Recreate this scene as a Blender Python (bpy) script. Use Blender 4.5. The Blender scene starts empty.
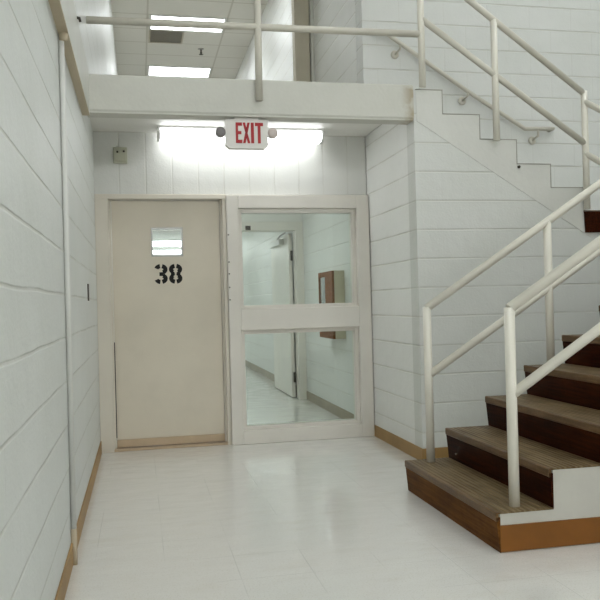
import bpy, bmesh, math, random
from mathutils import Vector, Matrix
random.seed(7)
SC = bpy.context.scene
COL = SC.collection

# ------------------------------------------------------------------ materials
def newmat(name):
    m = bpy.data.materials.new(name); m.use_nodes = True
    nt = m.node_tree
    b = nt.nodes.get('Principled BSDF')
    return m, nt, b

def N(nt, t, **kw):
    n = nt.nodes.new(t)
    for k, v in kw.items():
        setattr(n, k, v)
    return n

def math_node(nt, op, a, b=None, c=None):
    n = N(nt, 'ShaderNodeMath', operation=op)
    for i, v in enumerate((a, b, c)):
        if v is None: continue
        if isinstance(v, (int, float)): n.inputs[i].default_value = v
        else: nt.links.new(v, n.inputs[i])
    return n.outputs[0]

def noise(nt, vec, scale, detail=3, rough=.5):
    n = N(nt, 'ShaderNodeTexNoise')
    n.inputs['Scale'].default_value = scale; n.inputs['Detail'].default_value = detail
    n.inputs['Roughness'].default_value = rough
    if vec is not None: nt.links.new(vec, n.inputs['Vector'])
    return n.outputs['Fac']

def mapped(nt, scale=(1, 1, 1)):
    tc = N(nt, 'ShaderNodeTexCoord'); mp = N(nt, 'ShaderNodeMapping')
    mp.inputs['Scale'].default_value = scale
    nt.links.new(tc.outputs['Object'], mp.inputs['Vector'])
    return mp.outputs['Vector']

def mixcol(nt, fac, c1, c2):
    m = N(nt, 'ShaderNodeMix', data_type='RGBA')
    for i, v in ((6, c1), (7, c2)):
        if isinstance(v, tuple): m.inputs[i].default_value = (*v, 1)
        else: nt.links.new(v, m.inputs[i])
    if isinstance(fac, (int, float)): m.inputs[0].default_value = fac
    else: nt.links.new(fac, m.inputs[0])
    return m.outputs[2]

def ramp(nt, val, a, b, lo=0., hi=1.):
    n = N(nt, 'ShaderNodeMapRange', interpolation_type='SMOOTHSTEP')
    nt.links.new(val, n.inputs[0])
    for i, v in enumerate((a, b, lo, hi)): n.inputs[i + 1].default_value = v
    return n.outputs[0]

def paint(name, col, rough=.45, bump=.0006, var=.05, bscale=90, col2=None, spec=.5):
    m, nt, b = newmat(name)
    v = mapped(nt)
    c2 = col2 or tuple(c * (1 - var * 2) for c in col)
    f = ramp(nt, noise(nt, v, 2.2, 5, .6), .3, .75)
    nt.links.new(mixcol(nt, f, col, c2), b.inputs['Base Color'])
    b.inputs['Roughness'].default_value = rough
    b.inputs['Specular IOR Level'].default_value = spec
    if bump:
        bp = N(nt, 'ShaderNodeBump'); bp.inputs['Strength'].default_value = 1; bp.inputs['Distance'].default_value = bump
        nt.links.new(noise(nt, v, bscale, 2), bp.inputs['Height'])
        nt.links.new(bp.outputs[0], b.inputs['Normal'])
    return m

def beam_mat(name, col):
    m = paint(name, col, .5, .0012, .04, 40); nt = m.node_tree; b = nt.nodes['Principled BSDF']
    src = b.inputs['Base Color'].links[0].from_socket
    v = mapped(nt); sx = N(nt, 'ShaderNodeSeparateXYZ'); nt.links.new(v, sx.inputs[0])
    a = ramp(nt, sx.outputs['X'], 1.80, 1.90)
    f = math_node(nt, 'MULTIPLY', a, ramp(nt, noise(nt, v, 14, 4), .35, .62, .15, .75))
    nt.links.new(mixcol(nt, f, src, (.33, .255, .14)), b.inputs['Base Color'])
    return m

def block_wall(name, col, haxis, p, z0, hp=.4064, h0=0., head=.35, bed=1., rough=.42, wobble=.007, stack=False):
    """painted concrete block: bed joints every p metres, head joints every hp metres along haxis"""
    m, nt, b = newmat(name)
    v = mapped(nt)
    sx = N(nt, 'ShaderNodeSeparateXYZ'); nt.links.new(v, sx.inputs[0])
    z = sx.outputs['Z']; h = sx.outputs['X' if haxis == 'x' else 'Y']
    wob = math_node(nt, 'MULTIPLY', math_node(nt, 'SUBTRACT', noise(nt, v, 2.5, 3), .5), wobble)
    zz = math_node(nt, 'ADD', math_node(nt, 'SUBTRACT', z, z0), wob)
    row = math_node(nt, 'DIVIDE', zz, p)
    fr = math_node(nt, 'FRACT', math_node(nt, 'ADD', row, .5))
    db = math_node(nt, 'MULTIPLY', math_node(nt, 'ABSOLUTE', math_node(nt, 'SUBTRACT', fr, .5)), p)
    mb = math_node(nt, 'MULTIPLY', ramp(nt, db, .002, .0085, 1, 0), bed)
    par = math_node(nt, 'MULTIPLY', math_node(nt, 'MODULO', math_node(nt, 'FLOOR', row), 2.), 0. if stack else .5)
    hh = math_node(nt, 'ADD', math_node(nt, 'DIVIDE', math_node(nt, 'SUBTRACT', h, h0), hp), par)
    fh = math_node(nt, 'FRACT', math_node(nt, 'ADD', hh, 100.5))
    dh = math_node(nt, 'MULTIPLY', math_node(nt, 'ABSOLUTE', math_node(nt, 'SUBTRACT', fh, .5)), hp)
    mh = math_node(nt, 'MULTIPLY', ramp(nt, dh, .002, .0085, 1, 0), head)
    # joints are filled unevenly with paint
    gap = ramp(nt, noise(nt, v, 3.1, 4), .33, .55, .45, 1.)
    mask = math_node(nt, 'MULTIPLY', math_node(nt, 'MAXIMUM', mb, mh), gap)
    big = ramp(nt, noise(nt, v, 1.3, 5, .6), .3, .75)
    base = mixcol(nt, big, col, tuple(c * k for c, k in zip(col, (.94, .945, .93))))
    dirt = tuple(c * k for c, k in zip(col, (.74, .71, .64)))
    nt.links.new(mixcol(nt, math_node(nt, 'MULTIPLY', mask, .55), base, dirt), b.inputs['Base Color'])
    b.inputs['Roughness'].default_value = rough
    height = math_node(nt, 'ADD', math_node(nt, 'MULTIPLY', mask, -.0045),
             math_node(nt, 'ADD', math_node(nt, 'MULTIPLY', noise(nt, v, 75, 3), .0014),
                       math_node(nt, 'MULTIPLY', noise(nt, v, 9, 3), .004)))
    bp = N(nt, 'ShaderNodeBump'); bp.inputs['Strength'].default_value = .9; bp.inputs['Distance'].default_value = 1.
    nt.links.new(height, bp.inputs['Height']); nt.links.new(bp.outputs[0], b.inputs['Normal'])
    return m

def floor_mat(name, col, tile=.305, ox=0., oy=0., rough=.14):
    m, nt, b = newmat(name)
    v = mapped(nt)
    sx = N(nt, 'ShaderNodeSeparateXYZ'); nt.links.new(v, sx.inputs[0])
    def line(s, o):
        fr = math_node(nt, 'FRACT', math_node(nt, 'ADD', math_node(nt, 'DIVIDE', math_node(nt, 'SUBTRACT', s, o), tile), 100.5))
        return ramp(nt, math_node(nt, 'MULTIPLY', math_node(nt, 'ABSOLUTE', math_node(nt, 'SUBTRACT', fr, .5)), tile), .0006, .002, 1, 0)
    ln = math_node(nt, 'MAXIMUM', line(sx.outputs['X'], ox), line(sx.outputs['Y'], oy))
    gap = ramp(nt, noise(nt, v, 1.7, 4), .42, .6)
    ln = math_node(nt, 'MULTIPLY', ln, gap)
    speck = ramp(nt, noise(nt, v, 140, 4, .7), .52, .66)
    c = mixcol(nt, math_node(nt, 'MULTIPLY', speck, .55), col, tuple(x * k for x, k in zip(col, (.72, .68, .6))))
    scuff = ramp(nt, noise(nt, mapped(nt, (1, 2.4, 1)), 3.4, 6, .65), .5, .8)
    c = mixcol(nt, math_node(nt, 'MULTIPLY', scuff, .35), c, tuple(x * k for x, k in zip(col, (.8, .75, .66))))
    c = mixcol(nt, math_node(nt, 'MULTIPLY', ln, .28), c, tuple(x * .55 for x in col))
    nt.links.new(c, b.inputs['Base Color'])
    nt.links.new(ramp(nt, noise(nt, v, 6, 5), .3, .75, rough * .7, rough * 1.6), b.inputs['Roughness'])
    b.inputs['Coat Weight'].default_value = .35
    b.inputs['Coat Roughness'].default_value = .02
    bp = N(nt, 'ShaderNodeBump'); bp.inputs['Strength'].default_value = 1; bp.inputs['Distance'].default_value = 1
    hgt = math_node(nt, 'ADD', math_node(nt, 'MULTIPLY', noise(nt, mapped(nt, (1, 1.8, 1)), 5, 2), .0022), math_node(nt, 'MULTIPLY', ln, -.0006))
    nt.links.new(hgt, bp.inputs['Height']); nt.links.new(bp.outputs[0], b.inputs['Normal'])
    nt.links.new(bp.outputs[0], b.inputs['Coat Normal'])
    return m

def emit(name, col, strength):
    m, nt, b = newmat(name)
    b.inputs['Base Color'].default_value = (.9, .9, .9, 1)
    b.inputs['Emission Color'].default_value = (*col, 1)
    b.inputs['Emission Strength'].default_value = strength
    return m

def flat(name, col, rough=.5, metal=0.):
    m, nt, b = newmat(name)
    v = mapped(nt)
    f = noise(nt, v, 14, 4)
    nt.links.new(mixcol(nt, f, col, tuple(c * .86 for c in col)), b.inputs['Base Color'])
    b.inputs['Roughness'].default_value = rough; b.inputs['Metallic'].default_value = metal
    return m

def glass(name, tint=(.86, .95, .91)):
    m, nt, b = newmat(name)
    out = nt.nodes['Material Output']; nt.nodes.remove(b)
    tr = N(nt, 'ShaderNodeBsdfTransparent'); tr.inputs[0].default_value = (*tint, 1)
    gl = N(nt, 'ShaderNodeBsdfGlossy'); gl.inputs['Roughness'].default_value = .01
    gl.inputs['Color'].default_value = (1, 1, 1, 1)
    fr = N(nt, 'ShaderNodeFresnel'); fr.inputs['IOR'].default_value = 1.45
    mx = N(nt, 'ShaderNodeMixShader')
    nt.links.new(fr.outputs[0], mx.inputs[0]); nt.links.new(tr.outputs[0], mx.inputs[1]); nt.links.new(gl.outputs[0], mx.inputs[2])
    nt.links.new(mx.outputs[0], out.inputs[0])
    return m

def rubber(name, col, col2, ribs=0, rough=.4, spec=.4):
    m, nt, b = newmat(name)
    v = mapped(nt)
    streak = ramp(nt, noise(nt, mapped(nt, (60, 3, 60)), 1., 5, .7), .38, .66)
    blot = ramp(nt, noise(nt, v, 5, 5, .6), .35, .7)
    f = math_node(nt, 'MULTIPLY_ADD', streak, .65, math_node(nt, 'MULTIPLY', blot, .35))
    nt.links.new(mixcol(nt, f, col, col2), b.inputs['Base Color'])
    b.inputs['Roughness'].default_value = rough; b.inputs['Specular IOR Level'].default_value = spec
    bp = N(nt, 'ShaderNodeBump'); bp.inputs['Strength'].default_value = 1; bp.inputs['Distance'].default_value = 1
    h = math_node(nt, 'MULTIPLY', noise(nt, v, 40, 3), .001)
    if ribs:
        sx = N(nt, 'ShaderNodeSeparateXYZ'); nt.links.new(v, sx.inputs[0])
        s = math_node(nt, 'SINE', math_node(nt, 'MULTIPLY', sx.outputs['X'], 2 * math.pi / ribs))
        h = math_node(nt, 'ADD', h, math_node(nt, 'MULTIPLY', s, .0018))
    nt.links.new(h, bp.inputs['Height']); nt.links.new(bp.outputs[0], b.inputs['Normal'])
    return m

def ceiling_mat(name, col):
    m, nt, b = newmat(name)
    v = mapped(nt)
    sx = N(nt, 'ShaderNodeSeparateXYZ'); nt.links.new(v, sx.inputs[0])
    def line(s, o, per):
        fr = math_node(nt, 'FRACT', math_node(nt, 'ADD', math_node(nt, 'DIVIDE', math_node(nt, 'SUBTRACT', s, o), per), 100.5))
        return ramp(nt, math_node(nt, 'MULTIPLY', math_node(nt, 'ABSOLUTE', math_node(nt, 'SUBTRACT', fr, .5)), per), .010, .016, 1, 0)
    ln = math_node(nt, 'MAXIMUM', line(sx.outputs['X'], .225, 1.19), line(sx.outputs['Y'], 12.09, .61))
    pit = ramp(nt, noise(nt, v, 60, 3), .55, .75)
    c = mixcol(nt, math_node(nt, 'MULTIPLY', pit, .2), col, tuple(x * .6 for x in col))
    c = mixcol(nt, math_node(nt, 'MULTIPLY', ln, .55), c, (.42, .39, .32))
    nt.links.new(c, b.inputs['Base Color']); b.inputs['Roughness'].default_value = .8
    return m

WCOL = (.74, .75, .73)
M = dict(
    wall_left=block_wall('painted_block_left', (.70, .72, .70), 'y', .192, .048, .4064, .1, .08, .8, rough=.5, wobble=.013),
    wall_ret=block_wall('painted_block_return', (.87, .875, .86), 'y', .2032, 0, .4064, 5.2, .12),
    wall_stair=block_wall('painted_block_stair', (.70, .71, .685), 'x', .2032, 0, .4064, 1.9, .05, .75),
    wall_back=block_wall('painted_block_back', (.74, .74, .715), 'x', .5, .03, .208, -.132, .5, .8, stack=True),
    wall_x=block_wall('painted_block_x', WCOL, 'x', .2032, .06, .4064, 0, .2),
    wall_y=block_wall('painted_block_y', WCOL, 'y', .2032, .06, .4064, 0, .3, .7),
    plaster=paint('painted_concrete', (.66, .66, .61), .5, .0012, .04, 40),
    stringer=paint('painted_stringer', (.70, .70, .66), .45, .0016, .04, 30),
    soffit=paint('painted_soffit', (.82, .81, .77), .5, .001, .03, 40),
    beam=beam_mat('stained_beam_paint', (.64, .635, .58)),
    trim=paint('beige_enamel', (.74, .69, .60), .35, .0004, .03, 60),
    frame=paint('cream_enamel', (.81, .775, .715), .33, .0004, .03, 60),
    door=paint('door_enamel', (.74, .675, .56), .38, .0005, .04, 50),
    rail=paint('cream_rail_paint', (.80, .77, .68), .3, .0004, .04, 40),
    rail2=paint('darker_rail_paint', (.66, .63, .55), .36, .0004, .06, 40),  # darker cream than the lower flight rails
    floor=floor_mat('waxed_vinyl_tile', (.76, .75, .72), .305, .08, .1),
    floor_up=floor_mat('vinyl_tile_upper', (.66, .63, .57)),
    base=paint('vinyl_base_tan', (.38, .225, .075), .5, .0004, .12, 30),
    base_gray=paint('vinyl_base_taupe', (.34, .285, .21), .45, .0004, .1, 30),
    tread=rubber('ribbed_rubber_tread', (.09, .052, .019), (.25, .185, .10), .0262, .45, .2),
    nosing=rubber('nosing_rubber', (.085, .043, .014), (.19, .105, .042), 0, .4, .3),
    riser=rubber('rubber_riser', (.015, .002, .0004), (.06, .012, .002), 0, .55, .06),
    riser_lit=rubber('lit_rubber_riser', (.075, .026, .004), (.19, .078, .018), 0, .55, .06),  # riser rubber with the light on the first riser put into its colour
    lamp=emit('fluorescent_lens', (.94, .985, 1.), 10.),
    lamp_low=emit('fluorescent_lens_low', (.96, .99, 1.), 5.4),
    lamp_cor=emit('fluorescent_lens_corridor', (.95, .99, 1.), 8.),
    lamp_fill=emit('fill_lens_wall', (.97, .99, 1.), 38.),
    lampbody=flat('white_lamp_metal', (.8, .8, .78), .4),
    ceil=ceiling_mat('acoustic_tile', (.70, .685, .63)),
    vent=flat('taupe_vent_metal', (.52, .48, .39), .6),
    ventdark=flat('vent_core', (.42, .38, .30), .7),
    white=flat('white_plastic', (.82, .79, .75), .35),
    pink=flat('pale_lens', (.72, .62, .58), .25),
    greylens=flat('grey_lens', (.22, .2, .2), .2),
    red=flat('red_letter', (.42, .006, .01), .45),
    black=flat('black_stencil_paint', (.006, .004, .003), .7),
    dark=flat('dark_metal', (.06, .05, .04), .5, .5),
    steel=flat('dull_steel', (.45, .44, .42), .35, .8),
    box=flat('aged_plastic', (.55, .55, .44), .5),
    wood=rubber('red_brown_wood', (.17, .062, .017), (.24, .088, .027), 0, .5, .08),
    sweep=paint('worn_sweep', (.60, .46, .31), .45, .0005, .12, 40),
    jamb=paint('jamb_beige', (.62, .57, .46), .55, .0005),
    worn_shaded_white=paint('worn_shaded_white_paint', (.60, .585, .53), .5, .0022, .06, 28),  # greyer worn paint, also darkened for the weaker light on the stair side
    edge=paint('grey_brown_step_edge', (.42, .40, .35), .6, .001, .15, 25),  # grey-brown for the thin lines along the step edges
    ledge=paint('tan_ledge_paint', (.58, .49, .35), .5, .0008, .06, 30),
    base_stair=paint('vinyl_base_brown', (.26, .10, .018), .5, .0005, .15, 30, spec=.25),
    pipe=paint('pipe_paint', (.71, .71, .675), .4, .0004, .04, 40),
    cabside=paint('cabinet_beige', (.66, .60, .45), .45, .0003),
    rust=paint('rust_stained_paint', (.60, .53, .41), .6, .001, .2, 30, col2=(.36, .24, .11)),
    glass=glass('green_tint_glass', (.93, .97, .945)),
    glass_clear=glass('clear_glass', (.93, .97, .97)),
)

# ------------------------------------------------------------------ geometry helpers
class MB:
    def __init__(s): s.bm = bmesh.new()
    def box(s, x0, x1, y0, y1, z0, z1, bev=0):
        vs = [s.bm.verts.new(p) for p in ((x0,y0,z0),(x1,y0,z0),(x1,y1,z0),(x0,y1,z0),(x0,y0,z1),(x1,y0,z1),(x1,y1,z1),(x0,y1,z1))]
        fs = [s.bm.faces.new([vs[i] for i in q]) for q in ((3,2,1,0),(4,5,6,7),(0,1,5,4),(1,2,6,5),(2,3,7,6),(3,0,4,7))]
        if bev:
            ed = set(e for f in fs for e in f.edges)
            bmesh.ops.bevel(s.bm, geom=list(ed), offset=bev, segments=2, affect='EDGES', profile=.5)
        return s
    def prism(s, pts, axis, a, b):
        """pts: outline in the two other axes (x,z for 'y'; y,z for 'x'; x,y for 'z'), extruded a..b along axis"""
        def P(p, t):
            return {'y': (p[0], t, p[1]), 'x': (t, p[0], p[1]), 'z': (p[0], p[1], t)}[axis]
        A = [s.bm.verts.new(P(p, a)) for p in pts]; B = [s.bm.verts.new(P(p, b)) for p in pts]
        s.bm.faces.new(A); s.bm.faces.new(B[::-1])
        n = len(pts)
        for i in range(n): s.bm.faces.new((A[i], B[i], B[(i+1) % n], A[(i+1) % n]))
        return s
    def tube(s, pts, r, seg=14, smooth=True):
        pts = [Vector(p) for p in pts]; n = len(pts); rings = []
        d0 = (pts[1]-pts[0]).normalized()
        up = Vector((0,0,1)) if abs(d0.z) < .9 else Vector((0,1,0))
        u = d0.cross(up).normalized(); v = u.cross(d0)
        prev = [pts[0] + (u*math.cos(2*math.pi*k/seg) + v*math.sin(2*math.pi*k/seg))*r for k in range(seg)]
        rings.append([s.bm.verts.new(p) for p in prev])
        for i in range(1, n):
            d = (pts[i]-pts[i-1]).normalized()
            nrm = (d + (pts[i+1]-pts[i]).normalized()).normalized() if i < n-1 else d
            cur = []
            for p in prev:
                t = (pts[i]-p).dot(nrm) / d.dot(nrm); cur.append(p + d*t)
            rings.append([s.bm.verts.new(p) for p in cur]); prev = cur
        for a, b in zip(rings, rings[1:]):
            for k in range(seg):
                f = s.bm.faces.new((a[k], a[(k+1) % seg], b[(k+1) % seg], b[k])); f.smooth = smooth
        s.bm.faces.new(rings[0][::-1]); s.bm.faces.new(rings[-1])
        return s
    def lathe(s, prof, c, axis='z', seg=24):
        """prof: (radius, distance along axis) list"""
        def P(r, t, k):
            a = 2*math.pi*k/seg; q = (r*math.cos(a), r*math.sin(a))
            o = {'z': (q[0], q[1], t), 'y': (q[0], t, q[1]), 'x': (t, q[0], q[1])}[axis]
            return (c[0]+o[0], c[1]+o[1], c[2]+o[2])
        rings = [[s.bm.verts.new(P(max(r, 1e-4), t, k)) for k in range(seg)] for r, t in prof]
        for a, b in zip(rings, rings[1:]):
            for k in range(seg):
                f = s.bm.faces.new((a[k], a[(k+1) % seg], b[(k+1) % seg], b[k])); f.smooth = True
        s.bm.faces.new(rings[0][::-1]); s.bm.faces.new(rings[-1])
        return s
    def build(s, name, mat, parent=None, label=None):
        bmesh.ops.recalc_face_normals(s.bm, faces=s.bm.faces[:])
        if parent is not None:
            o = Vector((0,0,0)); q = parent
            while q is not None: o += q.location; q = q.parent
            bmesh.ops.translate(s.bm, verts=s.bm.verts[:], vec=-o)
        me = bpy.data.meshes.new(name); s.bm.to_mesh(me); s.bm.free()
        ob = bpy.data.objects.new(name, me); COL.objects.link(ob)
        me.materials.append(M[mat])
        if parent is not None: ob.parent = parent
        if label: ob['label'] = label
        return ob

def tag(o, label, cat, kind=None, group=None):
    o['label'] = label; o['category'] = cat
    if kind: o['kind'] = kind
    if group: o['group'] = group
    return o
def empty(name, loc, label, cat, kind=None, group=None):
    o = bpy.data.objects.new(name, None); COL.objects.link(o); o.location = loc
    o.empty_display_size = .1
    return tag(o, label, cat, kind, group)
def box(*a, bev=0): return MB().box(*a, bev=bev)

# ------------------------------------------------------------------ key dimensions (metres)
XL, XR = -.324, 1.907          # lower left wall, return wall
YB, YF = 6.211, 5.055          # back wall, balcony / stair wall plane
ZC = 2.53                      # low ceiling under the balcony
ZU = 2.634                     # upper floor level
ZT = 5.46                      # upper ceiling
S = 'structure'

# ------------------------------------------------------------------ setting
tag(box(XL-.2, 5.2, -3.2, 24.2, -.15, 0).build('floor', 'floor'), 'glossy cream speckled vinyl tile floor of the lower hall', 'floor', S)
tag(MB().prism([(-3.2, 0), (24.2, 0), (24.2, ZC), (YF-.02, ZC), (YF-.02, 2.372), (-3.2, 2.372)], 'x', XL-.2, XL).build('wall_left', 'wall_left'), 'lower pale painted block wall running beside the numbered door', 'wall', S)
lg = box(XL-.2, -.28, -3.2, YF-.026, 2.372, 2.66, bev=.004).build('trim_1', 'plaster')
box(XL, -.28, -3.2, YF-.03, 2.364, 2.373).build('soffit_strip', 'ledge', lg, 'tan underside of the ledge')
tag(lg, 'painted concrete ledge along the top of the lower block wall', 'ledge', S)
tag(box(-.6, -.285, -3.2, 17, 2.66, ZT).build('wall_left.001', 'wall_y'), 'pale upper block wall above the concrete ledge', 'wall', S)
tag(box(XL, XR, YB, YB+.15, 2.027, ZC).build('wall_back', 'wall_back'), 'short painted block wall strip above the numbered door and window frame', 'wall', S)
tag(box(1.912, 2.055, YF+.15, YB+.15, 0, ZC).build('wall_right', 'wall_ret'), 'white painted block side wall between the window frame and the stair wall', 'wall', S)
# wall under the second flight, top follows the steps
RZ, RX = .172, .2705
saw = [(2.122-RX, 2.605)]
xs = [2.122, 2.401, 2.682, 2.946, 3.207]; zs = [2.605, 2.438, 2.265, 2.092, 1.923, 1.747]
top = []
for i, x in enumerate(xs):
    top += [(x, zs[i]), (x, zs[i+1])]
poly = [(1.912, 0), (5.0, 0), (5.0, 1.747)] + top[::-1] + [(1.912, 2.605)]
tag(MB().prism(poly, 'y', YF, YF+.15).build('wall_stair', 'wall_stair'), 'painted block wall below the stepped side of the upper stair flight', 'wall', S)
tag(MB().prism([(2.06, 0), (5.2, 0), (5.2, ZT), (XR, ZT), (XR, ZC+.02), (2.06, ZC+.02)], 'y', 6.21, 6.4).build('wall_back.001', 'wall_x'), 'tall block wall behind the upper stair flight with wall handrail', 'wall', S)
tag(box(XR, XR+.15, 6.41, 17, ZU, ZT).build('wall_right.001', 'wall_ret'), 'block wall of the upper corridor with a beige door frame', 'wall', S)
tag(box(1.9, 2.05, YB+.15, 24.2, 0, ZC).build('wall_right.002', 'wall_y'), 'block wall of the corridor behind the glass holding the wooden cabinet', 'wall', S)
tag(box(5.0, 5.2, -3.2, 6.2, 0, ZT).build('wall_right.003', 'wall_y'), 'stairwell wall beyond the stairs outside the frame', 'wall', S)
tag(box(-.6, 5.2, -3.4, -3.2, 0, ZT).build('wall_front', 'wall_x'), 'stairwell wall behind the viewer', 'wall', S)
tag(box(XL, 2.05, 24.2, 24.4, 0, ZC).build('wall_back.002', 'wall_x'), 'far end wall of the lower corridor behind the door', 'wall', S)
tag(box(-.6, 2.1, 17, 17.2, ZU, ZT).build('wall_back.003', 'wall_x'), 'far end wall of the upper corridor', 'wall', S)
tag(box(-.6, 5.2, -3.4, 17.2, ZT, ZT+.15).build('ceiling', 'ceil'), 'acoustic tile ceiling of the upper corridor and stairwell', 'ceiling', S)
# balcony slab: soffit, floor finish, front beam
tag(box(XL, XR, 5.18, 24.2, ZC, ZU-.02).build('ceiling.001', 'soffit'), 'low painted concrete soffit under the balcony above the exit sign', 'ceiling', S)
tag(box(-.285, XR, 5.15, 17, ZU-.02, ZU).build('floor.001', 'floor_up'), 'upper corridor floor on top of the balcony', 'floor', S)
b = MB()
b.box(-.30, 1.908, YF-.025, 5.18, 2.395, ZU, bev=.012)
b.box(-.30, 1.9, YF-.018, 5.16, 2.384, 2.40, bev=.003)
tag(b.build('trim_2', 'beam'), 'beige painted concrete balcony beam spanning above the exit sign', 'beam', S)

# baseboards
tag(box(XL, XL+.008, -3.2, 6.16, 0, .1, bev=.002).build('baseboard_left', 'base'), 'tan vinyl baseboard along the lower left block wall', 'baseboard', S)
b = MB(); b.box(1.904, 1.912, YF-.008, 6.16, 0, .095, bev=.002)
tag(b.build('baseboard_right', 'base'), 'tan vinyl baseboard between the window frame and the stairs', 'baseboard', S)
tag(box(1.912, 3.2, YF-.008, YF, 0, .095, bev=.002).build('baseboard_stair', 'base'), 'tan vinyl baseboard on the stair wall behind the first step', 'baseboard', S)
tag(box(1.892, 1.9, 6.3, 8.76, 0, .1).build('baseboard_right.001', 'base_gray'), 'taupe baseboard behind the glass under the wooden cabinet', 'baseboard', S)
tag(box(1.892, 1.9, 8.92, 24.2, 0, .1).build('baseboard_right.002', 'base_gray'), 'taupe baseboard behind the glass beyond the open door leaf', 'baseboard', S)

# ------------------------------------------------------------------ door 38
d = empty('door_1', (.23, YB, 0), 'beige metal door with black stencilled 38 and small window', 'door', S)
fr = MB()
fr.box(XL, -.222, 6.165, 6.34, 0, 1.993, bev=.004)
fr.box(.674, .704, 6.18, 6.34, 0, 1.993, bev=.003)
fr.box(XL, .704, 6.166, 6.34, 1.992, 2.03, bev=.004)
fr.box(-.222, -.205, 6.235, 6.34, 0, 1.992)     # stops
fr.box(.66, .674, 6.235, 6.34, 0, 1.992)
fr.build('door_frame', 'trim', d)
# leaf with a real opening for the window
lf = MB(); Y0, Y1 = 6.25, 6.295
wx0, wx1, wz0, wz1 = .107, .355, 1.54, 1.77
lx0, lx1, lz0, lz1 = -.200, .656, .085, 1.985
lf.box(lx0, wx0, Y0, Y1, lz0, lz1); lf.box(wx1, lx1, Y0, Y1, lz0, lz1)
lf.box(wx0, wx1, Y0, Y1, lz0, wz0); lf.box(wx0, wx1, Y0, Y1, wz1, lz1)
leaf = lf.build('door_leaf', 'door', d)
wf = MB(); t = .009
wf.box(wx0-.002, wx0+t, Y0-.004, Y1+.004, wz0-.002, wz1+.002); wf.box(wx1-t, wx1+.002, Y0-.004, Y1+.004, wz0-.002, wz1+.002)
wf.box(wx0+t, wx1-t, Y0-.004, Y1+.004, wz0-.002, wz0+t); wf.box(wx0+t, wx1-t, Y0-.004, Y1+.004, wz1-t, wz1+.002)
wf.build('window_frame', 'steel', leaf, 'thin grey metal frame of the small door window')
box(wx0+t, wx1-t, Y0+.02, Y0+.026, wz0+t, wz1-t).build('window_pane', 'glass_clear', leaf, 'small clear pane showing bright corridor lights')
box(-.205, -.198, Y0-.012, Y0, .10, .86).build('hinge', 'dark', leaf, 'dark narrow hinge along the lower door edge')
sw = MB(); sw.box(-.200, .656, Y0-.02, Y1, .026, .084, bev=.003); sw.build('door_sweep', 'sweep', leaf)
th = MB(); th.box(-.222, .674, 6.19, 6.33, 0, .018, bev=.004); th.build('threshold', 'sweep', d)
# stencilled numerals, ribbon strokes with gaps
def ribbon(mb, pts, w, y0, y1):
    L, Rr = [], []
    for i, p in enumerate(pts):
        a = Vector(pts[max(i-1, 0)]); c = Vector(pts[min(i+1, len(pts)-1)])
        t = (c-a).normalized(); n = Vector((-t.y, t.x)) * (w/2)
        L.append((p[0]+n.x, p[1]+n.y)); Rr.append((p[0]-n.x, p[1]-n.y))
    for i in range(len(pts)-1):
        mb.prism([L[i], L[i+1], Rr[i+1], Rr[i]], 'y', y0, y1)
def arc(cx, cz, rx, rz, a0, a1, n=10):
    return [(cx+rx*math.cos(math.radians(a0+(a1-a0)*i/n)), cz+rz*math.sin(math.radians(a0+(a1-a0)*i/n))) for i in range(n+1)]
w = .034; ya, yb = Y0-.0015, Y0
n3 = MB(); cx = .176; r = .036
zt_, zb_ = 1.434, 1.360
ribbon(n3, arc(cx, zt_, r, .027, 165, 100), w, ya, yb)
ribbon(n3, arc(cx, zt_, r, .027, 75, -62, 12), w, ya, yb)
ribbon(n3, [(cx-.012, 1.3965), (cx+.022, 1.3965)], w*.9, ya, yb)
ribbon(n3, arc(cx, zb_, r, .027, 62, -75, 12), w, ya, yb)
ribbon(n3, arc(cx, zb_, r, .027, -100, -165), w, ya, yb)
n3.build('numeral', 'black', leaf, 'black stencilled digit three')
n8 = MB(); cx = .293
for a0, a1 in ((78, -55), (102, 235)): ribbon(n8, arc(cx, zt_, r, .027, a0, a1, 12), w, ya, yb)
for a0, a1 in ((55, -78), (125, 258)): ribbon(n8, arc(cx, zb_, r, .027, a0, a1, 12), w, ya, yb)
for sx_ in (-1, 1): ribbon(n8, [(cx+sx_*.012, 1.411), (cx+sx_*.026, 1.3965), (cx+sx_*.012, 1.382)], w*.8, ya, yb)
n8.build('numeral', 'black', leaf, 'black stencilled digit eight')

# ------------------------------------------------------------------ glazed frame beside the door
wn = empty('window_1', (1.3, YB, 0), 'cream metal window frame with two glass panes beside the numbered door', 'window', S)
f = MB(); FY0, FY1 = 6.15, 6.34
x0, x1 = .705, 1.905
def bar(a): f.box(a[0], a[1], FY0, FY1, a[2], a[3], bev=.006)
bar((x0, .802, 0, 2.025)); bar((1.795, x1, 0, 2.025))
bar((.80, 1.797, 1.915, 2.025)); bar((.80, 1.797, .922, 1.098)); bar((.80, 1.797, 0, .112))
f.build('window_frame', 'frame', wn)
def lite(z0, z1):
    g = MB(); a, c, t = .802, 1.795, .032
    g.box(a, a+t, 6.195, 6.28, z0, z1, bev=.003); g.box(c-t, c, 6.195, 6.28, z0, z1, bev=.003)
    g.box(a+t, c-t, 6.195, 6.28, z0, z0+t*.85, bev=.003); g.box(a+t, c-t, 6.195, 6.28, z1-t, z1, bev=.003)
    fo = g.build('glazing_bead', 'frame', wn)
    box(a+t-.002, c-t+.002, 6.232, 6.239, z0+t*.85-.002, z1-t+.002).build('glass_pane', 'glass', fo, 'greenish clear glass pane')
lite(1.098, 1.915); lite(.112, .922)
for z in (1.70, 1.48, 1.385, 1.275, 1.175):
    MB().lathe([(.006, .0), (.006, -.004), (.003, -.006)], (.7045+.012, FY0, z), 'y', 10).build('screw', 'dark', wn, 'tiny dark screw head')

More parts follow.
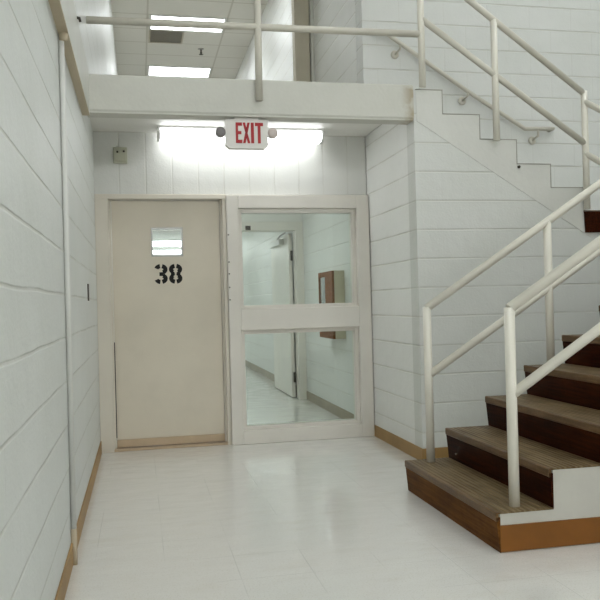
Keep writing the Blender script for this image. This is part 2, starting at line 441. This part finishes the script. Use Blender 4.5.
# ------------------------------------------------------------------ wall box above the door
bx = empty('junction_box', (-.119, YB, 2.275), 'small aged beige box on the wall above the numbered door', 'wall box')
box(-.173, -.065, 6.168, YB, 2.275, 2.40, bev=.006).build('box_body', 'box', bx)
box(-.163, -.075, 6.160, 6.168, 2.29, 2.385, bev=.003).build('cover', 'box', bx)
for px, pz in ((-.140, 2.36), (-.09, 2.365)):
    MB().lathe([(.008, 0), (.008, -.006), (.004, -.009)], (px, 6.160, pz), 'y', 12).build('screw', 'dark', bx, 'dark screw')

# ------------------------------------------------------------------ low fluorescent fixture under the balcony
lf = empty('ceiling_light', (.83, 6.05, ZC), 'lit white fluorescent tube fixture on the low soffit behind the exit sign', 'light')
box(.17, 1.49, 5.96, 6.14, 2.512, ZC, bev=.003).build('lamp_housing', 'lampbody', lf)
pr = [(5.985, 2.512), (5.955, 2.485), (5.965, 2.452), (6.0, 2.435), (6.10, 2.435), (6.135, 2.452), (6.145, 2.485), (6.115, 2.512)]
MB().prism(pr, 'x', .19, 1.47).build('diffuser', 'lamp_low', lf, 'glowing wraparound lens')
for xa, xb in ((.168, .19), (1.47, 1.492)):
    MB().prism([(p[0]+(p[0]-6.05)*.05, p[1]-.003 if p[1] < 2.5 else p[1]) for p in pr], 'x', xa, xb).build('end_cap', 'lampbody', lf)

# ------------------------------------------------------------------ exit sign with two lamp heads
ex = empty('exit_sign', (.731, 5.09, 2.384), 'white exit sign with red letters and two lamp heads under the beam', 'sign')
ey0, ey1 = 5.06, 5.115
hous = MB(); hous.prism([(.589, 2.20), (.612, 2.178), (.851, 2.178), (.874, 2.20), (.874, 2.372), (.589, 2.372)], 'y', ey0, ey1)
hous.build('sign_body', 'white', ex)
box(.65, .812, ey0+.005, ey1-.005, 2.372, 2.384, bev=.003).build('canopy', 'white', ex)
def letter(name, polys, x, wd):
    mb = MB(); z0, ht = 2.212, .138
    for P in polys: mb.prism([(x+p[0]*wd, z0+p[1]*ht) for p in P], 'y', ey0-.003, ey0)
    return mb
R4 = lambda a, b, c, d_: [(a, c), (b, c), (b, d_), (a, d_)]
LW = .042
letters = [
    [R4(0, .36, 0, 1), R4(.36, 1, 0, .16), R4(.36, .88, .43, .58), R4(.36, 1, .84, 1)],
    [[(0, 0), (.34, 0), (1, 1), (.66, 1)], [(.66, 0), (1, 0), (.60, .56), (.43, .35)], [(0, 1), (.34, 1), (.57, .65), (.40, .44)]],
    [R4(.2, .8, 0, 1)],
    [R4(.32, .68, 0, .84), R4(0, 1, .84, 1)],
]
for lt, x, wd in zip(letters, (.657, .704, .752, .787), (.043, .049, .034, .055)):
    letter('letter', lt, x, wd).build('letter', 'red', ex, 'red sign letter')
for s_, cx, mm in ((-1, .556, 'greylens'), (1, .907, 'pink')):
    mb = MB(); mb.tube([(.589 if s_ < 0 else .874, 5.09, 2.283), (cx, 5.09, 2.283)], .012)
    mb.lathe([(.018, .03), (.034, .015), (.037, -.01), (.036, -.018)], (cx, 5.075, 2.283), 'y', 20)
    h = mb.build('lamp_head', 'white', ex)
    MB().lathe([(.034, -.018), (.031, -.024), (.016, -.028), (.003, -.029)], (cx, 5.075, 2.283), 'y', 20).build('lens', mm, h)

# ------------------------------------------------------------------ conduit and small fittings on the left wall
cd = empty('conduit', (-.31, 3.54, 0), 'thin painted vertical pipe with rusty foot on the left block wall', 'pipe')
MB().tube([(-.311, 3.54, .16), (-.311, 3.54, 2.33)], .0125, 12).build('pipe', 'pipe', cd)
MB().tube([(-.311, 3.54, .0), (-.311, 3.54, .16)], .0132, 12).build('pipe_foot', 'rust', cd, 'rusty worn foot of the pipe')
MB().lathe([(.0125, 0), (.018, .008), (.020, .034), (.022, .042)], (-.302, 3.54, 2.33), 'z', 16).build('pipe_collar', 'rust', cd, 'rust stained collar under the ledge')
tag(box(XL, XL+.006, 5.075, 5.15, 1.185, 1.295, bev=.002).build('wall_plate', 'dark'), 'small dark metal plate on the lower left block wall', 'plate')
hk = MB(); hk.tube([(-.282, 4.108, 2.648), (-.268, 4.108, 2.646), (-.264, 4.108, 2.628)], .007, 10)
tag(hk.build('wall_hook', 'dark'), 'tiny black hook on the upper wall above the ledge', 'hook')
MBs = MB().lathe([(.010, 0), (.010, -.012), (.005, -.016)], (2.696, YF-.006, 2.072), 'y', 10)
tag(MBs.build('anchor_bolt', 'dark'), 'tiny black anchor stub on the stepped stair side', 'bolt')

# ------------------------------------------------------------------ railings
RD = .0235
YR = 5.002        # balcony and upper flight rail plane
br = empty('guard_rail', (.81, YR, ZU), 'cream pipe guard rail across the balcony beam above the exit sign', 'railing')
MB().tube([(-.285, YR, 2.966), (1.945, YR, 2.979)], RD).build('mid_rail', 'rail2', br)
MB().tube([(-.285, YR, 3.345), (1.945, YR, 3.355)], RD).build('top_rail', 'rail2', br)
MB().tube([(.812, YR, 2.485), (.818, YR, 3.35)], RD*1.02).build('post', 'rail2', br, 'post fixed to the beam face with a closed foot')
for z in (2.44+.08, 2.44+.16):
    MB().tube([(.812, YR+.015, z), (.812, YF-.02, z)], .008, 8).build('bolt', 'rail2', br)

ur = empty('stair_railing', (1.96, YR, ZU), 'darker cream pipe railing descending the stepped side of the upper flight', 'railing')
def lin(a, b, x): return a[1]+(b[1]-a[1])*(x-a[0])/(b[0]-a[0])
la, lb = (1.965, 3.085), (3.2, 2.24)
ta, tb = (2.508, 3.105), (3.2, 2.607)
MB().tube([(1.962, YR, lin(la, lb, 1.962)), (3.2, YR, 2.24)], RD*.95).build('mid_rail', 'rail2', ur)
MB().tube([(1.962, YR, lin(ta, tb, 1.962)), (3.2, YR, 2.607)], RD*.95).build('top_rail', 'rail2', ur)
for x, z0, z1 in ((1.962, 2.61, lin(ta, tb, 1.962)), (2.508, 2.25, lin(ta, tb, 2.508)), (3.205, 1.76, 2.62)):
    MB().tube([(x, YR, z0), (x, YR, z1)], RD).build('post', 'rail', ur)
# landing rails turn towards the viewer and run down to the lower flight's newel
XN, YN = 3.66, 4.262
MB().tube([(3.205, YR, 2.545), (XN, YN, 1.93)], RD*.95).build('landing_rail', 'rail', ur)
MB().tube([(3.205, YR, 2.165), (XN, YN, 1.55)], RD).build('landing_rail', 'rail', ur)

wr = empty('handrail', (2.8, 6.15, 2.6), 'pipe handrail on round brackets along the wall behind the upper flight', 'handrail')
hp = [(1.99, 6.15, 3.40), (2.09, 6.15, 3.40), (2.845, 6.15, 2.912), (3.355, 6.15, 2.612), (3.616, 6.15, 2.618), (3.616, 6.21, 2.618)]
MB().tube(hp, .0185).build('rail', 'rail2', wr)
def zrail(x):
    for a, b in zip(hp, hp[1:]):
        if a[0] <= x <= b[0]: return a[2]+(b[2]-a[2])*(x-a[0])/(b[0]-a[0])
for x, zd in ((2.19, 3.235), (2.795, 2.856), (3.45, 2.522)):
    k = MB(); k.tube([(x, 6.195, zd), (x+.03, 6.15, zd+.03), (x+.03, 6.15, zrail(x+.03))], .009, 10)
    bo = k.build('bracket', 'rail2', wr)
    MB().lathe([(.036, .0), (.036, -.008), (.024, -.016)], (x, YB, zd), 'y', 20).build('wall_flange', 'rail2', bo)

# ------------------------------------------------------------------ stairs
def flight(root, x0, z0, n, ris, trd, ya, yb, dirx, core_to, nm_side):
    """n steps rising from x0; dirx=+1 rises towards +x"""
    out = [(x0, z0)]
    for k in range(n):
        xa = x0+dirx*trd*k+dirx*.022
        out += [(xa, z0+ris*(k+1)-.008), (xa+dirx*trd, z0+ris*(k+1)-.008)]
    return out

SX, SN, SF, RI, TR, NS = 1.525, 3.154, 4.339, .178, .2634, 9
st = empty('staircase', (SX, (SN+SF)/2, 0), 'lower stair flight with brown ribbed rubber treads and white sides', 'staircase')
core = []
for k in range(NS):
    xa = SX+TR*k+.022
    core += [(xa, RI*k-(.006 if k else 0)), (xa, RI*(k+1)-.006)]
core += [(SX+TR*(NS-1)+.3, RI*NS-.006), (SX+TR*(NS-1)+.3, 0)]
MB().prism(core, 'y', SN+.001, SF-.001).build('stair_body', 'worn_shaded_white', st, 'white painted masonry sides of the steps')
for k in range(NS):
    xa = SX+TR*k; z = RI*(k+1)
    last = k == NS-1
    t_ = MB().prism([(xa+.014, z-.006), (xa+.022+TR+(.05 if last else .0), z-.006), (xa+.022+TR+(.05 if last else 0), z+.001), (xa+.014, z+.001)], 'y', SN-.001, SF+.001).build('tread', 'tread', st, 'brown ribbed rubber tread')
    MB().prism([(xa, z-.034), (xa+.004, z-.038), (xa+.014, z-.038), (xa+.014, z-.006), (xa+.02, z-.006), (xa+.02, z+.002), (xa+.004, z+.002), (xa, z-.002)], 'y', SN-.002, SF+.002).build('nosing', 'nosing', t_)
    zb = RI*k+(.001 if k else 0)
    MB().prism([(xa+.003, z-.02), (xa+.0225, z-.02), (xa+.0225, zb), (xa+.018, zb)], 'y', SN-.002, SF+.002).build('riser', 'riser' if k else 'riser_lit', st, 'dark reddish brown rubber riser' if k else 'brown rubber riser tinted lighter as if lit')
bb = MB().prism([(SX+.02, .004), (4.0, .004), (4.0, .112), (SX+.02, .121)], 'y', SN-.008, SN+.001)
bb.build('base_strip', 'base_stair', st, 'tan base strip along the white side of the steps')
# landing beyond the frame
ld = MB(); ld.box(SX+TR*8+.30, 5.0, SN-.6, YF-.002, 1.45, RI*9, bev=.0)
tag(ld.build('landing_slab', 'stringer'), 'stair landing slab reached by the lower flight', 'landing', S)

s2 = empty('staircase', (xs[-1], 5.6, 1.747), 'upper stair flight with white stepped side climbing to the balcony', 'staircase')
# stringer skin standing slightly proud of the blocks; its lower edge is the diagonal line
dg = lambda x: 2.236+(x-2.174)*(1.6-2.236)/(3.196-2.174)
sk = [(1.931, dg(1.931))] + [(3.26, dg(3.26)-.0)] + [(3.26, 1.60), (3.207, 1.60)][:0] + [(3.26, 1.747)] + top[::-1] + [(1.931, 2.605)]
MB().prism(sk, 'y', YF-.004, YF).build('stringer', 'stringer', s2, 'white painted stepped stringer face')
body = [(3.207, 1.60), (3.207, 1.739)]
body = []
for i, x in enumerate(xs): body += [(x-.02, zs[i]-.008), (x-.02, zs[i+1]-.008)]
body = body[:-1] + [(xs[-1]-.02, 1.56), (2.06, 2.33), (2.06, 2.597)]
MB().prism(body, 'y', YF+.152, 6.205).build('stair_body', 'stringer', s2)
for i, x in enumerate(xs):
    z = zs[i]
    xa = xs[i-1] if i else 1.93
    MB().box(xa, x+.006, YF-.008, 6.205, z+.001, z+.006).build('tread', 'edge', s2)
    MB().box(x+.0005, x+.006, YF-.006, 6.205, zs[i+1]+.008, z+.001).build('riser', 'edge', s2)
# upper landing with dark rubber fascia
la_ = empty('stair_landing', (3.207, YF, 1.6), 'dark brown rubber edged landing step at the bottom of the upper flight', 'landing')
box(3.21, 5.0, YF+.152, 6.2, 1.56, 1.747).build('landing_body', 'stringer', la_)
MB().prism([(3.205, 1.747), (4.9, 1.747), (4.9, 1.596), (3.212, 1.596)], 'y', YF-.022, YF-.0075).build('fascia', 'riser', la_)
box(3.203, 4.9, YF-.028, YF-.001, 1.749, 1.757, bev=.003).build('nosing', 'nosing', la_)

# ------------------------------------------------------------------ lower flight railings
def stair_rail(y, label, posts):
    r_ = empty('stair_railing', (1.658, y, RI), label, 'railing')
    sl = .6395
    xe = 3.64
    MB().tube([(1.66, y, 1.085), (xe, y, 1.085+sl*(xe-1.66))], RD*1.03).build('top_rail', 'rail', r_)
    MB().tube([(1.66, y, .688), (xe, y, .688+sl*(xe-1.66)*.985)], RD*1.0).build('mid_rail', 'rail', r_)
    for i, x in enumerate(posts):
        k = math.floor((x-SX)/TR)
        MB().tube([(x, y, RI*(k+1)+.001), (x, y, 1.09+sl*(x-1.66))], RD*1.04).build('post', 'rail', r_)
    return r_
stair_rail(4.262, 'cream pipe railing along the far side of the lower stair flight, beside the block wall', (1.66, 2.455, 3.25, 3.64))
stair_rail(3.234, 'nearer cream pipe railing rising from the front end of the first step', (1.66, 2.455, 3.25, 3.64))

# ------------------------------------------------------------------ corridor behind the glass
d2 = empty('door_2', (1.8, 8.84, 0), 'open door leaf and frame in the corridor behind the glass', 'door', S)
f = MB(); f.box(1.808, 1.9, 8.76, 8.92, 0, 1.985, bev=.004); f.box(XL, XL+.09, 8.76, 8.92, 0, 1.985, bev=.004)
f.box(XL, 1.9, 8.76, 8.92, 1.985, 2.09, bev=.004)
f.build('door_frame', 'frame', d2)
lf2 = box(1.757, 1.800, 8.95, 10.16, .012, 1.965, bev=.002).build('door_leaf', 'frame', d2)
cl = box(1.70, 1.757, 9.25, 9.95, 1.86, 1.93, bev=.008).build('door_closer', 'lampbody', lf2, 'bright metal door closer')
MB().tube([(1.73, 9.6, 1.93), (1.70, 9.2, 1.955), (1.72, 8.93, 1.972)], .01, 8).build('closer_arm', 'steel', cl)
for z in (.25, 1.05, 1.7):
    MB().tube([(1.79, 8.935, z-.06), (1.79, 8.935, z+.06)], .013, 10).build('hinge', 'dark', d2, 'dark hinge knuckle')
box(1.745, 1.757, 10.05, 10.1, .95, 1.05, bev=.002).build('door_latch', 'steel', lf2)
box(1.22, 1.28, 8.745, 8.76, 1.99, 2.04, bev=.004).build('door_holder', 'dark', d2, 'small dark fitting on the door header')
tag(box(XL, 1.9, 8.78, 8.90, 2.09, ZC).build('wall_back.004', 'soffit'), 'painted wall above the open corridor door frame behind the glass', 'wall', S)

cb = empty('extinguisher_cabinet', (1.85, 7.25, .785), 'brown wooden fire extinguisher cabinet on the corridor wall behind the glass', 'cabinet')
c = MB(); cx0, cy0, cy1, cz0, cz1 = 1.80, 6.97, 7.53, .785, 1.43
c.box(cx0, 1.9, cy0, cy1, cz0, cz1, bev=.003); c.build('cabinet_body', 'cabside', cb, 'beige cabinet side')
c = MB(); t = .022
c.box(cx0-t, cx0, cy0, 7.25, cz0, cz1, bev=.002); c.box(cx0-t, cx0, cy1-.03, cy1, cz0, cz1, bev=.002)
c.box(cx0-t, cx0, 7.25, cy1-.03, cz0, cz0+.07, bev=.002); c.box(cx0-t, cx0, 7.25, cy1-.03, cz1-.05, cz1, bev=.002)
dr = c.build('cabinet_door', 'wood', cb, 'red brown wooden door')
box(cx0-t*.6, cx0-t*.4, 7.25, cy1-.03, cz0+.07, cz1-.05).build('pane', 'glass', dr)
MB().lathe([(.008, 0), (.012, -.02), (.004, -.026)], (cx0-t, 7.0, 1.1), 'x', 12).build('knob', 'steel', dr)

def troffer(x0, x1, y0, y1, z, mat, label, group=None):
    e = empty('ceiling_light', ((x0+x1)/2, (y0+y1)/2, z), label, 'light', None, group)
    f = MB(); t = .03
    f.box(x0, x1, y0, y0+t, z-.02, z); f.box(x0, x1, y1-t, y1, z-.02, z)
    f.box(x0, x0+t, y0+t, y1-t, z-.02, z); f.box(x1-t, x1, y0+t, y1-t, z-.02, z)
    f.build('lamp_frame', 'lampbody', e)
    box(x0+t, x1-t, y0+t, y1-t, z-.013, z-.003).build('diffuser', mat, e)
    return e
troffer(.05, 1.55, 16.3, 17.9, ZC, 'lamp_cor', 'bright ceiling panel seen through the small door window, upper band')
troffer(.05, 1.55, 19.0, 20.5, ZC, 'lamp_cor', 'bright ceiling panel seen through the small door window, lower band')
troffer(.3, .9, 7.0, 8.2, ZC, 'lamp_cor', 'corridor ceiling panel between the glazed frame and the open door')
troffer(.3, .9, 10.6, 11.8, ZC, 'lamp_cor', 'corridor ceiling panel just beyond the open door')

# ------------------------------------------------------------------ upper corridor
troffer(.254, 1.40, 13.9, 14.5, ZT, 'lamp', 'bright ceiling panel of the upper corridor just above the beam')
troffer(.254, 1.40, 9.02, 9.62, ZT, 'lamp', 'unseen ceiling panel added to brighten the upper corridor, nearest the guard rail')  # hidden panel added to brighten the corridor wall, keeping the row spacing
troffer(.254, 1.40, 11.46, 12.06, ZT, 'lamp', 'bright ceiling panel of the upper corridor behind the guard rail, next to the vent')
vt = empty('ceiling_vent', (.53, 12.4, ZT), 'square taupe ceiling vent next to the upper corridor light panel', 'vent')
v_ = MB()
v_.box(.25, .80, 12.09, 12.12, ZT-.015, ZT); v_.box(.25, .80, 12.65, 12.68, ZT-.015, ZT)
v_.box(.25, .28, 12.12, 12.65, ZT-.015, ZT); v_.box(.77, .80, 12.12, 12.65, ZT-.015, ZT)
v_.build('vent_frame', 'vent', vt)
g = MB()
for i in range(17):
    y = 12.135+i*.031; g.prism([(y, ZT-.012), (y+.02, ZT-.003), (y+.023, ZT-.003), (y+.003, ZT-.012)], 'x', .28, .77)
g.build('grille', 'ventdark', vt)
sp = empty('sprinkler', (1.125, 12.92, ZT), 'small dark sprinkler head on the upper corridor ceiling', 'sprinkler')
MB().lathe([(.05, 0), (.05, -.006), (.03, -.012)], (1.125, 12.92, ZT), 'z', 20).build('escutcheon', 'steel', sp)
MB().lathe([(.014, -.012), (.012, -.05), (.02, -.06), (.006, -.09)], (1.125, 12.92, ZT), 'z', 14).build('sprinkler_body', 'dark', sp)
MB().lathe([(.035, -.09), (.038, -.094), (.004, -.096)], (1.125, 12.92, ZT), 'z', 16).build('deflector', 'dark', sp)
d3 = empty('trim_3', (1.82, 8.05, ZU), 'beige upright door jamb standing out from the upper corridor wall', 'door jamb', S)
box(1.70, 1.862, 7.99, 8.12, ZU, ZT, bev=.003).build('jamb', 'jamb', d3)
box(1.868, 1.907, 7.96, 8.12, ZU, ZT, bev=.003).build('jamb_return', 'plaster', d3)
box(1.855, 1.875, 8.03, 8.10, ZU, ZT).build('groove_strip', 'dark', d3)  # dark strip set into the groove beside the jamb

# stairwell ceiling lights (above the frame, in line with the corridor panels)
for x0, y0 in ((.2, 2.2), (2.0, 2.2), (.2, -.6), (2.0, -.6), (3.2, 4.3)):
    troffer(x0, x0+1.2, y0, y0+.6, ZT, 'lamp', 'stairwell ceiling light panel above the lower hall', 'stairwell ceiling panels')

# unseen wall fixtures added behind the viewer for frontal fill and floor glints
for x0, x1, z0, z1 in ((.1, 1.4, 3.15, 3.35), (2.75, 3.10, 3.02, 3.38), (3.70, 3.84, 3.0, 3.4), (4.25, 4.95, 3.12, 3.36)):
    e = empty('fill_wall_light', ((x0+x1)/2, -3.2, z0), 'added fill light shaped as a wall fixture behind the viewer', 'light', None, 'added fill fixtures')
    box(x0, x1, -3.2, -3.15, z0-.01, z1+.01, bev=.004).build('lamp_housing', 'lampbody', e)
    zm = (z0+z1)/2
    MB().prism([(-3.15, z0), (-3.09, z0+.02), (-3.07, zm), (-3.09, z1-.02), (-3.15, z1)], 'x', x0+.02, x1-.02).build('diffuser', 'lamp_fill', e)

# ------------------------------------------------------------------ world, camera, colour
w = bpy.data.worlds.new('World'); SC.world = w; w.use_nodes = True
w.node_tree.nodes['Background'].inputs[0].default_value = (.9, .95, 1, 1)
w.node_tree.nodes['Background'].inputs[1].default_value = .05
f_, yaw, pitch, roll, H = 763.7, .2073, .0033, -.0266, 1.138
F = Vector((math.sin(yaw)*math.cos(pitch), math.cos(yaw)*math.cos(pitch), math.sin(pitch)))
R = Vector((math.cos(yaw), -math.sin(yaw), 0)); U = R.cross(F)
R2 = R*math.cos(roll)+U*math.sin(roll); U2 = -R*math.sin(roll)+U*math.cos(roll)
cd_ = bpy.data.cameras.new('camera'); cam = bpy.data.objects.new('camera', cd_); COL.objects.link(cam)
mt = Matrix((R2, U2, -F)).transposed().to_4x4(); mt.translation = (0, 0, H)
cam.matrix_world = mt
cd_.sensor_fit = 'HORIZONTAL'; cd_.sensor_width = 36; cd_.lens = f_*36/600; cd_.clip_start = .02
SC.camera = cam
SC.view_settings.view_transform = 'Standard'; SC.view_settings.look = 'None'
SC.view_settings.gamma = 1; SC.view_settings.use_curve_mapping = False
SC.view_settings.exposure = 0.04
SC.cycles.use_denoising = True
SC.cycles.max_bounces = 10; SC.cycles.diffuse_bounces = 6
SC.cycles.sample_clamp_indirect = 6
